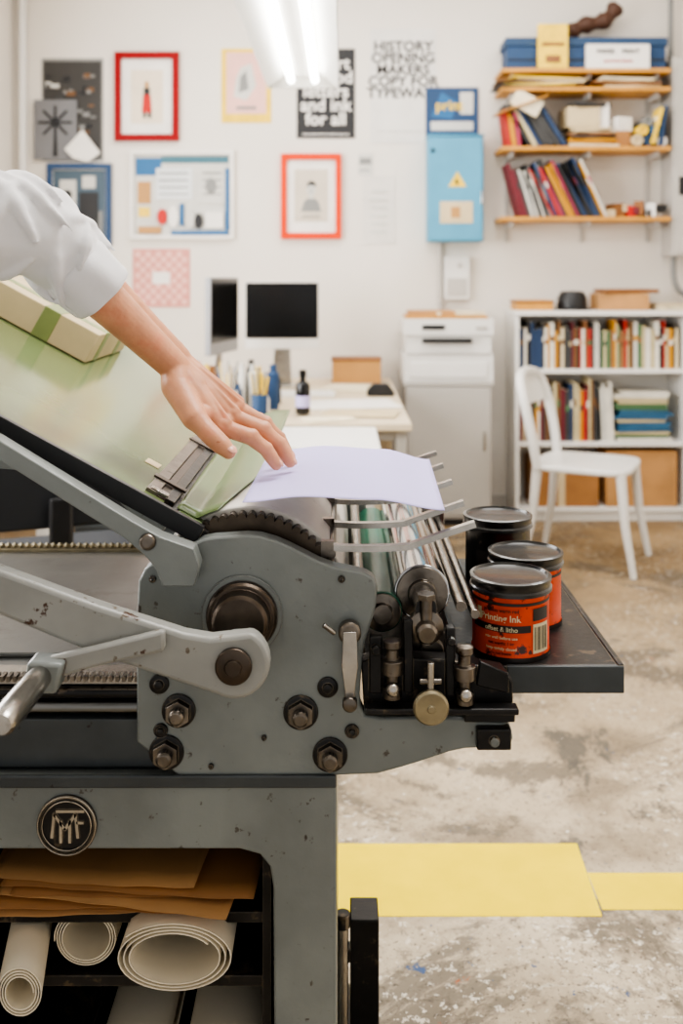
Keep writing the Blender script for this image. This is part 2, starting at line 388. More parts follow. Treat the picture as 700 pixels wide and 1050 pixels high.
b.cyl((.107,1.172,.80),(.107,1.172,.838),.0045,steel); b.cyl((.094,1.172,.815),(.120,1.172,.815),.0035,steel); b.cyl((.107,1.165,.786),(.107,1.21,.786),.007,steeldk)
b.done(press,bevel=.0005)
b=MB('small_trip_lever')
b.lathe([(.014,0),(.014,.012),(.011,.015),(.001,.015)],(.010,1.196,.868),(0,-1,0),steeldk)
b.prism([(.002,.872),(.018,.872),(.020,.83),(.016,.80),(.017,.782),(.003,.782),(.004,.80),(.0,.83)],1.178,1.188,steel)
b.lathe([(.009,0),(.009,.012),(.006,.014),(.001,.014)],(.010,1.182,.787),(0,-1,0),steeldk); b.cyl((.01,1.185,.79),(.01,1.205,.79),.005,steeldk)
b.cyl((-.008,1.185,.868),(-.022,1.18,.880),.003,steel)
b.done(press,bevel=.001)
b=MB('ink_shelf'); b.bx(.140,.362,1.25,1.73,.785,.8025,black); b.bx(.212,.362,1.248,1.256,.768,.803,greydk); b.bx(.354,.362,1.25,1.73,.770,.805,black)
b.done(press,bevel=.0015)
b=MB('press_bed')
b.bx(-1.05,-.13,1.262,1.80,.775,.794,bedm); b.bx(-1.05,-.27,1.30,1.74,.794,.800,bedm)
b.bx(-1.05,-.252,1.226,1.262,.788,.800,steel); b.bx(-1.05,-.13,1.80,1.82,.775,.800,brass)
b.bx(-1.05,-.20,1.215,1.80,.69,.75,greydk); b.bx(-1.05,-.2,1.235,1.80,.75,.776,black)
b.cyl((-1.05,1.222,.781),(-.25,1.222,.781),.007,black); b.cyl((-1.05,1.225,.762),(-.25,1.225,.762),.008,steeldk)
b.done(press,bevel=.0015)
b=MB('bed_rack'); 
for i in range(100):
    x=-1.05+i*.008
    b.bx(x,x+.0045,1.216,1.232,.796,.803,steeldk)
for i in range(70):
    x=-1.05+i*.012
    b.sph((x,1.81,.803),.0065,brass,sub=1)
b.done(press)
b=MB('base_frame')
fr=[(-1.05,.684),(-.006,.684),(-.006,0),(-.080,0),(-.084,.55),(-.088,.575),(-.100,.590),(-.125,.597),(-.93,.597),(-.955,.590),(-.966,.575),(-.970,.55),(-.975,0),(-1.05,0)]
b.prism(fr,1.2,1.225,grey)
b.prism(fr,1.72,1.745,grey)
b.bx(-1.05,-.006,1.225,1.72,.66,.684,greydk)
b.bx(-.014,-.006,1.225,1.72,.05,.66,grey); b.bx(-1.05,-1.042,1.225,1.72,.05,.66,grey)
b.bx(-1.05,-.006,1.195,1.2,.674,.690,greydk)
b.done(press,bevel=.003)
b=MB('base_shelves')
for z in (.494,.413,.24): b.bx(-1.04,-.09 if z>.3 else -.014,1.24,1.72,z-.014,z,black)
b.bx(-1.04,-.014,1.70,1.72,.05,.66,black)
b.bx(-.10,-.088,1.23,1.70,.05,.60,black)
b.done(press,bevel=.001)
b=MB('support_foot'); b.bx(.014,.060,1.56,1.62,0,.272,black); b.cyl((.002,1.56,.0),(.002,1.56,.275),.009,steel); b.cyl((.002,1.56,.262),(.002,1.56,.285),.012,steeldk); b.bx(-.008,.02,1.565,1.59,.2,.22,black); b.bx(-.03,.015,1.6,1.73,0,.05,black)
b.done(press,bevel=.002)
b=MB('maker_badge'); bx_,bz=-.337,.628
b.lathe([(.037,0),(.037,.004),(.034,.005),(.033,.003),(.001,.003)],(bx_,1.2,bz),(0,-1,0),black,56)
for rr in (.0355,.030):
    b.tube([(bx_+rr*math.cos(t*math.pi/28),1.1955,bz+rr*math.sin(t*math.pi/28)) for t in range(56)],.0008,steel,6,closed=True)
def stroke(p,q,wd=.0034):
    p=V((bx_+p[0],1.196,bz+p[1]));q=V((bx_+q[0],1.196,bz+q[1]));d=q-p
    b.box((p+q)/2,(d.length+.002,.002,wd),steel,RY(-math.atan2(d.z,d.x)))
for p,q in (((-.018,-.014),(-.015,.014)),((-.015,.014),(-.002,-.004)),((-.002,-.004),(.011,.014)),((.011,.014),(.014,-.014)),((-.007,.006),(-.007,-.020)),((.004,.006),(.004,-.020)),((-.012,.018),(.021,.018)),((.013,.004),(.020,.004))): stroke(p,q)
b.done(press)
def bz_(x): return .983+(-.165-x)*.544
b=MB('feed_board')
def slab(x0,x1,y0,y1,t0,t1,mat,bb=None):
    n=(.478,.878); pts=[]
    for x,t in ((x0,t0),(x1,t0),(x1,t1),(x0,t1)): pts.append((x+n[0]*t,bz_(x)+n[1]*t))
    (bb or b).prism(pts,y0,y1,mat)
slab(-.80,-.165,1.222,2.2,-.022,-.002,black)
slab(-.80,-.225,1.226,2.2,-.002,.001,sage)
slab(-.206,-.160,1.232,2.2,-.004,.001,sagedk)
slab(-.80,-.172,1.214,1.224,-.020,.003,blackp)
b.done(press,bevel=.0008)
b=MB('green_guide_sheet')
def gs(u,v):
    y=1.236+v*.90; xe=-.156+.044*min(1,v/.25); x=-.208+(xe+.208)*u
    zb_=bz_(x)+.003; dx=x+.12; zc=.877+math.sqrt(max(0,.1335**2-dx*dx)); return (x,y,max(zb_,zc+.001) if x>-.19 else max(zb_,zc-.004))
b.grid(gs,14,20,sagedk); o=b.done(press,norm=False); m=o.modifiers.new('s','SOLIDIFY'); m.thickness=.0008
b=MB('feed_board_clamp')
slab(-.250,-.236,1.24,2.15,.001,.006,steeldk); slab(-.226,-.214,1.24,2.15,-.002,.005,black)
slab(-.236,-.226,1.24,2.15,.0,.003,hubm)
for y in (1.30,1.6,1.9): slab(-.253,-.211,y,y+.014,.005,.008,hubm)
slab(-.275,-.256,1.36,1.385,.001,.0022,cream); slab(-.246,-.224,1.242,1.254,.004,.008,steel)
b.done(press,bevel=.0006)
b=MB('feed_board_rail')
b.prism([(-.75,1.291),(-.413,1.1075),(-.25,1.008),(-.218,.990),(-.177,.9755),(-.170,.955),(-.176,.930),(-.214,.930),(-.222,.950),(-.236,.968),(-.26,.988),(-.413,1.084),(-.75,1.267)],1.168,1.196,grey)
b.lathe([(.010,0),(.010,.003),(.007,.006),(.001,.006)],(-.232,1.168,.984),(0,-1,0),steeldk)
b.prism([(-.62,1.06),(-.33,1.035),(-.25,.955),(-.235,.965),(-.31,1.055),(-.62,1.085)],1.3,1.32,grey)
b.done(press,bevel=.003)
# ------------------------------------------------------------ items on press
b=MB('lilac_paper_sheet')
def itp(t,l):
    for (a,va),(c,vc) in zip(l,l[1:]):
        if t<=c: 
            k=(t-a)/(c-a); k=k*k*(3-2*k); return va+(vc-va)*k
    return l[-1][1]
def pf(u,v):
    zf=itp(u,[(0,1.024),(.3,1.031),(.65,1.0275),(1,1.0145)]); zb=itp(u,[(0,1.034),(.35,1.042),(.7,1.037),(1,1.021)])
    return ((-.122+.249*u)*(1-v)+(-.11+.245*u)*v,1.2+.3*v,zf*(1-v)+zb*v)
b.grid(pf,36,24,lilac); o=b.done(norm=False); m=o.modifiers.new('s','SOLIDIFY'); m.thickness=.0006
b=MB('cardboard_box')
slab(-.80,-.462,1.75,2.05,.003,.060,cream,b)
slab(-.801,-.461,1.80,1.83,.0025,.061,greent,b); slab(-.801,-.461,1.95,1.98,.0025,.061,greent,b)
slab(-.56,-.53,1.749,2.051,.002,.0608,greent,b)
b.done(bevel=.002)
def can(name,x,y,h,black_can=False,turn=0):
    b=MB(name); z=.8025+.0005; r=.052
    b.lathe([(r-.002,0),(r,.001),(r,.004),(r-.0012,.006),(r-.0012,h-.022),(r,h-.020),(r,h-.016)],(x,y,z),(0,0,1),inkblack if black_can else labelr,72)
    b.lathe([(r,h-.018),(r+.0028,h-.017),(r+.0028,h-.013),(r+.001,h-.011),(r+.001,h-.006),(r+.0022,h-.004),(r+.0022,h),(r-.002,h+.001),(r-.004,h-.002),(r-.012,h-.003),(.001,h-.003)],(x,y,z),(0,0,1),inkblack,72)
    def band(a0,a1,z0,z1,mat,dr):
        b.grid(lambda u,v:(x+(r-.0012+dr)*math.cos(a0+(a1-a0)*u),y+(r-.0012+dr)*math.sin(a0+(a1-a0)*u),z+z0+(z1-z0)*v),24,1,mat)
    def wtext(t,size,ang,zc,mat):
        b.text(t,size,lambda v:(x+(r+.0003)*math.cos(ang+v.x/r),y+(r+.0003)*math.sin(ang+v.x/r),z+zc+v.y),mat)
    if not black_can:
        fr=-math.pi/2+turn
        band(fr-1.3,fr+.36,.038,.047,labelk,.0006); band(fr-1.9,fr+1.9,h-.028,h-.024,labelk,.0006); band(fr-1.9,fr+1.9,.0,.006,labelk,.0016)
        band(fr+.42,fr+.98,.010,.048,labelw,.0009)
        for k in range(11): band(fr+.46+k*.045,fr+.46+k*.045+R.choice((.012,.022,.03)),.014,.044,labelk,.0012)
        wtext('offset & litho',.0085,fr-.42,.0420,labelw); wtext('Printing Ink',.012,fr-.45,.056,labelw); wtext('process warm red',.0065,fr-.42,.066,labelk)
        wtext('mix well before use',.0055,fr-.42,.031,labelw); wtext('net weight 1 kg',.0055,fr-.42,.024,labelk); wtext('keep tightly closed',.0055,fr-.42,.017,labelw); wtext('do not freeze',.005,fr-.42,.011,labelk)
        band(fr-1.15,fr-.98,.050,.066,labelw,.0009); band(fr+.42,fr+.98,.052,.068,labelk,.0009)
    else:
        band(-2.4,-.7,.03,.075,labelk,.0008)
    return b.done(norm=False)
can('ink_can',.227,1.31,.10); can('ink_can',.268,1.422,.10,turn=-.5); can('ink_can',.248,1.55,.122,True)
b=MB('kraft_paper_stack')
def fan(cx,cy,w_,d,z,ang,mat,curl=.006):
    ca,sa=math.cos(ang),math.sin(ang); ph=R.uniform(0,6)
    def f(u,v):
        lx=(u-.5)*w_; ly=(v-.5)*d
        return (cx+lx*ca-ly*sa,cy+lx*sa+ly*ca,z+curl*math.sin(u*4+ph)*(1-v)+.0007*math.sin(u*23+ph*3+v*9))
    b.grid(f,30,10,mat)
for i in range(7):
    fan(-.275+R.uniform(-.04,.03),1.39+R.uniform(-.02,.012),.30+R.uniform(-.04,.03),.32,.501+i*.0055,R.uniform(-.22,.20),kraft if i%3 else kraft2,.0024)
o=b.done(norm=False); m=o.modifiers.new('s','SOLIDIFY'); m.thickness=.0008
def roll(name,x,z,rx,rz,y0,y1,turns=2.4,yaw=0,mat=rollp,shrink=.6,th=.0022,tl=0,ph=0):
    b=MB(name); n=int(turns*36); prev=None
    for i in range(n+1):
        t=i/n; a=ph+t*turns*2*math.pi; k=shrink+(1-shrink)*t
        ring=[]
        for rr,yy in ((1,y0),(1,y1),(-1,y1),(-1,y0)):
            ex=(rx*k+rr*th/2)*math.cos(a); ez=(rz*k+rr*th/2)*math.sin(a)
            dy=yy-y0
            ring.append(b.bm.verts.new((x+ex+dy*math.sin(yaw),yy,z+ez+dy*tl)))
        if prev:
            for k2 in range(4): b.bm.faces.new((prev[k2],prev[(k2+1)%4],ring[(k2+1)%4],ring[k2]))
        else: b.bm.faces.new(ring)
        prev=ring
    b.bm.faces.new(prev); b._m(mat); return b.done(ang=50)
roll('paper_roll',-.208,.4595,.074,.0425,1.205,1.68,3.3,0,shrink=.70,ph=.6,th=.0014)
roll('paper_roll',-.328,.454,.040,.037,1.25,1.68,3.2,.0,shrink=.74,ph=2,th=.0014)
roll('paper_roll',-.384,.446,.027,.030,1.165,1.6,3.5,-.20,shrink=.6,th=.0014)
roll('paper_roll',-.39,.277,.05,.034,1.235,1.68,2,0,mat=black,shrink=.7)
roll('paper_roll',-.275,.274,.05,.03,1.24,1.68,2,0,shrink=.7)
roll('paper_roll',-.15,.280,.06,.036,1.25,1.68,2,0,shrink=.7)
# ------------------------------------------------------------ PERSON
person=empty('person')
def limb(b,pts,rad,mat,sub=3):
    for i,(p,r) in enumerate(zip(pts,rad)):
        b.sph(p,r,mat,sub=sub)
        if i: 
            b.cyl(pts[i-1],p,rad[i-1],mat,r1=r,seg=24)
W=V((-.2254,1.33,1.1836)); E=V((-.385,1.222,1.362)); S=V((-.66,1.08,1.405))
b=MB('arm_and_hand')
fd=(W-E).normalized()
mi=V((-.1586,1.298,1.1027)); mm=V((-.1497,1.322,1.1136)); mr=V((-.1465,1.347,1.1205)); mp=V((-.1490,1.370,1.1220))
wd=(mp-mi).normalized()
wd=(wd-fd*wd.dot(fd)).normalized(); dorsal=wd.cross(fd)
if dorsal.z<0: dorsal=-dorsal
for s_,r0 in ((-.0105,.0205),(.0115,.0195)):
    limb(b,[W+wd*s_,W.lerp(E,.25)+wd*s_,W.lerp(E,.6)+wd*s_*.9,E],[r0,r0+.0032,r0+.0095,.037],skin)
limb(b,[W+fd*.012-wd*.009,W.lerp(mi,.4)],[.0185,.018],skin)
b.sph(W+wd*.016+dorsal*.006-fd*.012,.0135,skin)
for m_,s_,r1,r2 in ((mi,-.012,.0178,.0135),(mm,-.003,.0170,.0135),(mr,.006,.0165,.0130),(mp,.013,.0162,.0120)):
    limb(b,[W+wd*s_,W.lerp(m_,.55)+wd*s_*.3-dorsal*.002,m_-dorsal*.003],[r1,r1,r2],skin)
for a_,c_ in ((mi,mm),(mm,mr),(mr,mp)): 
    limb(b,[a_-dorsal*.004,c_-dorsal*.004],[.0120,.0120],skin)
    limb(b,[W.lerp(a_,.7)-dorsal*.004,W.lerp(c_,.7)-dorsal*.004],[.0134,.0134],skin)
for m_ in (mi,mm,mr,mp): b.sph(m_+dorsal*.0040,.0102,skin)
for m_,s_ in ((mi,-.006),(mm,-.001),(mr,.004),(mp,.008)):
    p=[(W+wd*s_+dorsal*.0165).lerp(m_+dorsal*.0112,t) for t in (.25,.5,.75,1)]; limb(b,p,[.0024,.0034,.0040,.0046],skin,sub=2)
def finger(mc,tip,arch,rs):
    d=tip-mc; up=(V((0,0,1))-d.normalized()*d.normalized().z).normalized()
    p1=mc+d*.45+up*arch; p2=mc+d*.74+up*arch*.85
    limb(b,[mc-dorsal*.002,mc.lerp(p1,.5)-up*.0008,p1,p1.lerp(p2,.5)-up*.0006,p2,p2.lerp(tip,.6)-up*.0003,tip],[rs[0],rs[0]*.90,rs[1],rs[1]*.89,rs[2],rs[2]*.96,rs[3]],skin)
    b.sph(p1+up*.0016,rs[1]*.98,skin); b.sph(p2+up*.0010,rs[2]*.97,skin)
    return p1,p2,tip,up
F={}
F['index']=finger(mi,V((-.0878,1.312,1.0495)),.010,(.0124,.0110,.0097,.0083))
F['middle']=finger(mm,V((-.0705,1.338,1.0478)),.012,(.0127,.0112,.0099,.0085))
F['ring']=finger(mr,V((-.0745,1.374,1.0500)),.011,(.0122,.0106,.0094,.0081))
F['little']=finger(mp,V((-.0930,1.404,1.0560)),.009,(.0110,.0094,.0084,.0072))
t0=V((-.221,1.305,1.155)); t1=V((-.192,1.275,1.117)); t2=V((-.1665,1.260,1.0950)); t3=V((-.1450,1.254,1.0765))
limb(b,[W-wd*.010,t0,t1],[.0200,.0205,.0168],skin); limb(b,[t1,t1.lerp(t2,.5),t2,t2.lerp(t3,.55),t3],[.0160,.0136,.0134,.0126,.0098],skin)
limb(b,[t1-dorsal*.002,W.lerp(mi,.75)-dorsal*.003],[.0140,.0135],skin); limb(b,[t0,W.lerp(mi,.5)],[.0175,.016],skin)
o=b.done(person,norm=False)
m=o.modifiers.new('r','REMESH'); m.mode='VOXEL'; m.voxel_size=.0015; m.use_smooth_shade=True
m=o.modifiers.new('sm','SMOOTH'); m.factor=.5; m.iterations=6
b=MB('fingernails')
def nail(pb,tip,up,r,wdt,ln):
    ax=(tip-pb).normalized(); u=(up-ax*up.dot(ax)).normalized(); s_=ax.cross(u)
    mt=Matrix((s_,ax,u)).transposed().to_4x4()
    c=tip+u*(r*.69)+ax*.001
    b.sph(c,1,nailm,(wdt,ln,.0028),mt)
for k,(p1,p2,tp,up) in F.items():
    nail(p2,tp,(up+V((0,-.25,0))).normalized(),.0088,.0056,.0070)
nail(t2,t3,V((.35,-.45,.8)).normalized(),.0104,.0070,.0086)
b.done(person,norm=False)
b=MB('shirt')
cuff=E.lerp(W,.30)
limb(b,[cuff,E.lerp(W,.12),E,E.lerp(S,.35),E.lerp(S,.7),S],[.0415,.050,.057,.070,.078,.085],shirtm)
RS=V((-.90,.76,1.42))
limb(b,[S,V((-.78,.92,1.44)),RS],[.08,.085,.08],shirtm); 
for dx in (-.05,.05):
    o_=V((dx*.6,dx*1.2,0))
    limb(b,[V((-.78,.92,1.36))+o_*1.4,V((-.79,.90,1.18))+o_*1.2,V((-.80,.88,.96))+o_],[.13,.125,.125],shirtm)
limb(b,[V((-.78,.92,1.40)),V((-.77,.92,1.49))],[.09,.06],shirtm)
limb(b,[RS,V((-.95,.70,1.14)),V((-.86,.68,.96))],[.075,.06,.05],shirtm)
RF=random.Random(21)
for k in range(24):
    t=RF.uniform(0,1)*.95
    if t<.4: c=cuff.lerp(E,t/.4); axs=(E-cuff).normalized(); rr=.043+.013*t/.4
    else: c=E.lerp(S,(t-.4)*.9); axs=(S-E).normalized(); rr=.057+.030*(t-.4)
    n1=axs.orthogonal().normalized(); n2=axs.cross(n1)
    a0=RF.uniform(0,6.28); sl=RF.uniform(-.014,.016); pts_=[]
    for j in range(9):
        a=a0+j*.20; pts_.append(c+axs*((j-4)*sl)+(n1*math.cos(a)+n2*math.sin(a))*(rr+.001))
    limb(b,pts_,[.002,.0045,.006,.0072,.0076,.0072,.006,.0045,.002],shirtm,sub=2)
o=b.done(person,norm=False)
m=o.modifiers.new('r','REMESH'); m.mode='VOXEL'; m.voxel_size=.0035; m.use_smooth_shade=True
m=o.modifiers.new('sm','SMOOTH'); m.factor=.5; m.iterations=6
tx=D.textures.new('folds','CLOUDS'); tx.noise_scale=.05; tx.noise_depth=1
m=o.modifiers.new('d','DISPLACE'); m.texture=tx; m.strength=.012; m.mid_level=.42; m.texture_coords='LOCAL'
b=MB('shirt_cuff')
ax=(W-E).normalized(); u1=ax.orthogonal().normalized(); u2=ax.cross(u1)
def cuffpt(u,v):
    a=u*2*math.pi
    prof=[(.0375,.028),(.0410,.032),(.0435,.027),(.0450,.014),(.0465,0.0),(.0475,-.016),(.0440,-.030)]
    k=v*(len(prof)-1); i=min(int(k),len(prof)-2); t=k-i
    r=prof[i][0]*(1-t)+prof[i+1][0]*t; h=prof[i][1]*(1-t)+prof[i+1][1]*t
    r+=.0016*math.sin(3*a+h*60)+.001*math.sin(7*a)
    return cuff+ax*(h+.012)+(u1*math.cos(a)+u2*math.sin(a))*r
b.grid(cuffpt,64,18,shirtm); o=b.done(person); m=o.modifiers.new('s','SOLIDIFY'); m.thickness=.002
b=MB('trousers')
for s_ in (-1,1):
    hip=V((-.80+.03*s_,.88+.075*s_,.93)); kn=V((-.79+.035*s_,.87+.085*s_,.5)); an=V((-.82+.04*s_,.87+.09*s_,.09))
    limb(b,[hip,kn,an],[.098,.068,.055],trous)
limb(b,[V((-.77,.955,.97)),V((-.83,.805,.97))],[.11,.11],trous)
o=b.done(person,norm=False); m=o.modifiers.new('r','REMESH'); m.mode='VOXEL'; m.voxel_size=.008; m.use_smooth_shade=True
m=o.modifiers.new('sm','SMOOTH'); m.factor=.5; m.iterations=6
b=MB('shoes')
for s_ in (-1,1):
    p=V((-.82+.04*s_,.87+.09*s_,.048)); limb(b,[p,p+V((.14,-.04,-.012))],[.047,.036],blackp)
b.done(person,norm=False)
b=MB('head')
hc=V((-.75,.93,1.66)); fdir=V((.85,.25,-.45)).normalized(); side=fdir.cross(V((0,0,1))).normalized(); upv=side.cross(fdir)
limb(b,[V((-.77,.92,1.47)),hc-upv*.06],[.056,.06],skin)
b.sph(hc,.1,skin,(.80,.98,1.12)); limb(b,[hc+fdir*.03-upv*.055,hc+fdir*.055-upv*.09],[.058,.032],skin)
limb(b,[hc+fdir*.093+upv*.015,hc+fdir*.112-upv*.022],[.009,.014],skin)
for s_ in (-1,1): b.sph(hc+side*.083*s_-fdir*.002-upv*.005,.03,skin,(.45,.5,1)); 
limb(b,[hc+fdir*.095-upv*.055+side*.018,hc+fdir*.095-upv*.055-side*.018],[.007,.007],skin)
o=b.done(person,norm=False); m=o.modifiers.new('r','REMESH'); m.mode='VOXEL'; m.voxel_size=.004; m.use_smooth_shade=True
m=o.modifiers.new('sm','SMOOTH'); m.factor=.5; m.iterations=4
b=MB('eyes')
for s_ in (-1,1): b.sph(hc+fdir*.084+side*.03*s_+upv*.012,.011,white); b.sph(hc+fdir*.0915+side*.031*s_+upv*.012,.0055,blackp)
b.done(person,norm=False)
b=MB('hair'); b.sph(hc-fdir*.014+upv*.024,.104,hairm,(.86,.98,1.08)); b.done(person,norm=False)
b=MB('resting_hand'); hh=V((-.86,.68,.95))
limb(b,[hh,hh+V((.04,.02,-.05))],[.03,.026],skin)
for k in range(4): 
    q=hh+V((.04+.004*k,.0+.016*k,-.055)); limb(b,[q,q+V((.025,.005,-.035)),q+V((.02,.012,-.062))],[.010,.009,.008],skin)
limb(b,[hh+V((.02,-.02,-.01)),hh+V((.055,-.03,-.04)),hh+V((.07,-.02,-.07))],[.014,.011,.009],skin)
o=b.done(person,norm=False); m=o.modifiers.new('r','REMESH'); m.mode='VOXEL'; m.voxel_size=.003; m.use_smooth_shade=True
# ------------------------------------------------------------ WALL ART
def art(name,x0,x1,z0,z1,bg,frame=None,fw=.03,th=.004,off=0,step=.0008):
    b=MB(name); b.k=0
    cx,cz=(x0+x1)/2,(z0+z1)/2; b.cx=cx; b.cz=cz; hw,hz=(x1-x0)/2,(z1-z0)/2
    y=WY-off
    if frame:
        for a in ((-hw,hw,hz-fw,hz),(-hw,hw,-hz,-hz+fw),(-hw,-hw+fw,-hz+fw,hz-fw),(hw-fw,hw,-hz+fw,hz-fw)):
            b.bx(cx+a[0],cx+a[1],y-.028,y,cz+a[2],cz+a[3],frame)
        b.bx(cx-hw+fw,cx+hw-fw,y-.012,y,cz-hz+fw,cz+hz-fw,bg); b.f=y-.012
    else:
        b.bx(x0,x1,y-th,y,z0,z1,bg); b.f=y-th
    b.W=hw*2; b.H=hz*2
    def r(u0,u1,v0,v1,mat):
        b.k+=1; b.bx(cx-hw+u0*b.W,cx-hw+u1*b.W,b.f-step*b.k-step,b.f,cz-hz+v0*b.H,cz-hz+v1*b.H,mat)
    def poly(pts,mat):
        b.k+=1; b.prism([(cx-hw+u*b.W,cz-hz+v*b.H) for u,v in pts],b.f-step*b.k-step,b.f,mat)
    def ell(u,v,ru,rv,mat): poly([(u+ru*math.cos(a*math.pi/12),v+rv*math.sin(a*math.pi/12)) for a in range(24)],mat)
    def t(body,u,v,size,mat,sx=1):
        b.k+=1; X=cx-hw+u*b.W; Z=cz-hz+v*b.H; yy=b.f-step*b.k-.002
        b.text(body,size,lambda q:(X+q.x*sx,yy,Z+q.y),mat)
    b.r=r; b.t=t; b.poly=poly; b.ell=ell; return b
wp=colm('art_white',(230,226,220)); bk=colm('art_black',(34,34,36)); red=colm('frame_red',(134,22,28),.5,spec=.2); org=colm('frame_orange',(206,74,30),.5,spec=.2)
pink=colm('art_pink',(222,180,170)); gr=colm('art_grey',(130,130,128)); lg=colm('art_light_grey',(200,198,192)); blu=colm('art_blue',(48,98,140)); dkb=colm('art_dark_blue',(38,66,100)); tan=colm('art_tan',(178,138,92))
teal=colm('art_teal',(70,108,120)); rd=colm('art_red',(176,42,36))
b=art('photo_poster',-1.689,-1.342,1.96,2.5375,gr,step=.0003)
b.r(.03,.97,.03,.97,colm('art_photo_dark',(56,54,52)))
for i in range(44):
    u=R.uniform(.04,.8);v=R.uniform(.04,.85); b.r(u,u+R.uniform(.03,.14),v,v+R.uniform(.015,.05),R.choice([gr,gr,lg,palm[14],bk,palm[3]]))
b.done()
b=art('windmill_photo',-1.727,-1.485,1.965,2.30,colm('art_photo_grey',(116,116,118)),th=.003,off=.022,step=.0004)
b.poly([(.44,.05),(.56,.05),(.52,.6),(.48,.6)],bk)
for k in range(8):
    a=k*math.pi/4; b.k+=1; b.box((b.cx+.05*math.cos(a),b.f-.003,b.cz+.04+.05*math.sin(a)),(.09,.002,.014),bk,RY(-a))
b.done()
b=MB('torn_paper_note'); b.prism([(-1.55,2.02),(-1.45,2.13),(-1.35,2.0),(-1.42,1.95),(-1.5,1.97)],WY-.04,WY-.037,wp); b.done()
b=art('blue_framed_picture',-1.656,-1.293,1.4815,1.9435,lg,dkb,.03)
b.r(.10,.90,.08,.92,colm('art_slate',(72,88,100))); b.r(.14,.86,.12,.42,gr); b.r(.2,.45,.3,.8,lg); b.r(.5,.8,.2,.65,bk); b.ell(.32,.62,.07,.06,bk); b.r(.55,.75,.7,.85,lg); b.done()
b=art('red_framed_picture',-1.276,-.913,2.07,2.5705,wp,red,.038)
b.r(.25,.75,.2,.8,colm('art_cream',(220,208,190))); b.poly([(.42,.32),(.58,.32),(.56,.52),(.44,.52)],rd); b.r(.45,.55,.52,.6,bk); b.r(.44,.49,.26,.32,bk); b.r(.52,.57,.26,.32,bk); b.ell(.5,.635,.035,.035,tan); b.done()
b=art('collage_board',-1.188,-.605,1.52,2.015,lg,wp,.02)
b.r(.05,.3,.72,.92,blu); b.r(.3,.95,.86,.94,teal); b.r(.07,.2,.4,.65,tan); b.r(.08,.19,.25,.36,ylw); b.r(.25,.6,.45,.8,colm('art_paper',(214,216,216))); b.r(.66,.92,.4,.82,lg)
for v in (.5,.58,.66,.74): b.r(.7,.88,v,v+.015,gr); b.r(.28,.56,v,v+.012,gr)
b.ell(.78,.60,.05,.09,gr)
b.ell(.31,.25,.05,.09,rd); b.ell(.42,.25,.05,.12,wp); b.r(.48,.52,.15,.4,blu); b.r(.08,.3,.06,.14,tan); b.ell(.58,.22,.05,.1,lg); b.ell(.66,.2,.04,.09,palm[11]); b.r(.4,.95,.04,.09,blu); b.r(.73,.9,.12,.30,wp); b.r(.92,.96,.1,.8,blu); b.done()
b=art('pink_pattern_print',-1.177,-.853,1.135,1.465,colm('art_rose',(204,146,136)))
for i in range(10):
    for j in range(10):
        if (i+j)%2: b.k=0; b.r(.05+i*.09,.05+i*.09+.085,.05+j*.09,.05+j*.09+.085,pink)
b.k=2; b.r(.35,.65,.4,.6,wp); b.done()
b=art('yellow_poster',-.677,-.396,2.1745,2.5925,ylw)
b.r(.1,.9,.12,.95,pink); b.poly([(.25,.35),(.5,.3),(.7,.5),(.6,.8),(.4,.75),(.3,.6)],lg); b.poly([(.35,.4),(.55,.45),(.5,.7),(.38,.62)],gr); b.r(.3,.7,.18,.22,gr); b.done()
b=art('black_lettering_poster',-.253,.077,2.0865,2.5925,bk)
b.t('the art\nof good\nletters\nand ink\nfor all',.5,.52,.098,wp,1.0); b.r(.1,.9,.04,.05,wp); b.done()
b=art('orange_framed_picture',-.341,0,1.52,1.9985,wp,org,.034)
b.r(.22,.78,.2,.82,colm('art_grey_mat',(200,190,176)))
b.poly([(.33,.32),(.67,.32),(.62,.44),(.54,.48),(.46,.48),(.38,.44)],gr); b.ell(.5,.575,.075,.075,lg); b.poly([(.42,.60),(.44,.66),(.5,.685),(.57,.66),(.585,.6),(.55,.625),(.46,.63)],bk); b.r(.47,.53,.47,.51,lg); b.r(.46,.485,.575,.585,bk); b.r(.515,.54,.575,.585,bk); b.r(.48,.52,.535,.542,bk); b.r(.35,.65,.26,.27,gr); b.done()
b=art('small_note',.094,.176,1.88,2.0,lg); b.r(.1,.9,.5,.8,gr); b.r(.1,.7,.2,.26,gr); b.done()
b=art('faint_print',.121,.303,1.4925,1.8775,colm('art_pale',(214,209,202)))
for i in range(6): b.r(.2+.05*(i%2),.75,.15+i*.12,.19+i*.12,lg)
b.done()
b=art('white_lettering_poster',.16,.534,2.059,2.7025,colm('art_pwhite',(216,213,208)))
b.t('HISTORY\nOPENING\nMAKERS\nCOPY FOR\nTYPEWAYS',.5,.64,.082,bk,1.0); b.r(.1,.9,.1,.11,lg); b.done()
b=art('blue_poster',.473,.77,2.0975,2.3725,dkb,off=.007); b.r(.1,.9,.12,.3,lg); b.poly([(.1,.4),(.5,.35),(.6,.7),(.3,.9)],blu); b.r(.65,.9,.45,.9,lg); b.t('print',.45,.62,.08,ylw); b.done()
eb=empty('electrical_box')
b=MB('cabinet'); b.bx(.475,.780,5.36,5.5,1.50,2.08,elblue); b.bx(.483,.772,5.352,5.36,1.508,2.072,elblue); b.bx(.765,.775,5.345,5.36,1.7,1.78,steel); b.bx(.47,.785,5.35,5.5,2.08,2.09,elblue); b.cyl((.50,5.352,2.0),(.50,5.34,2.0),.012,blackp); b.done(eb,bevel=.006)
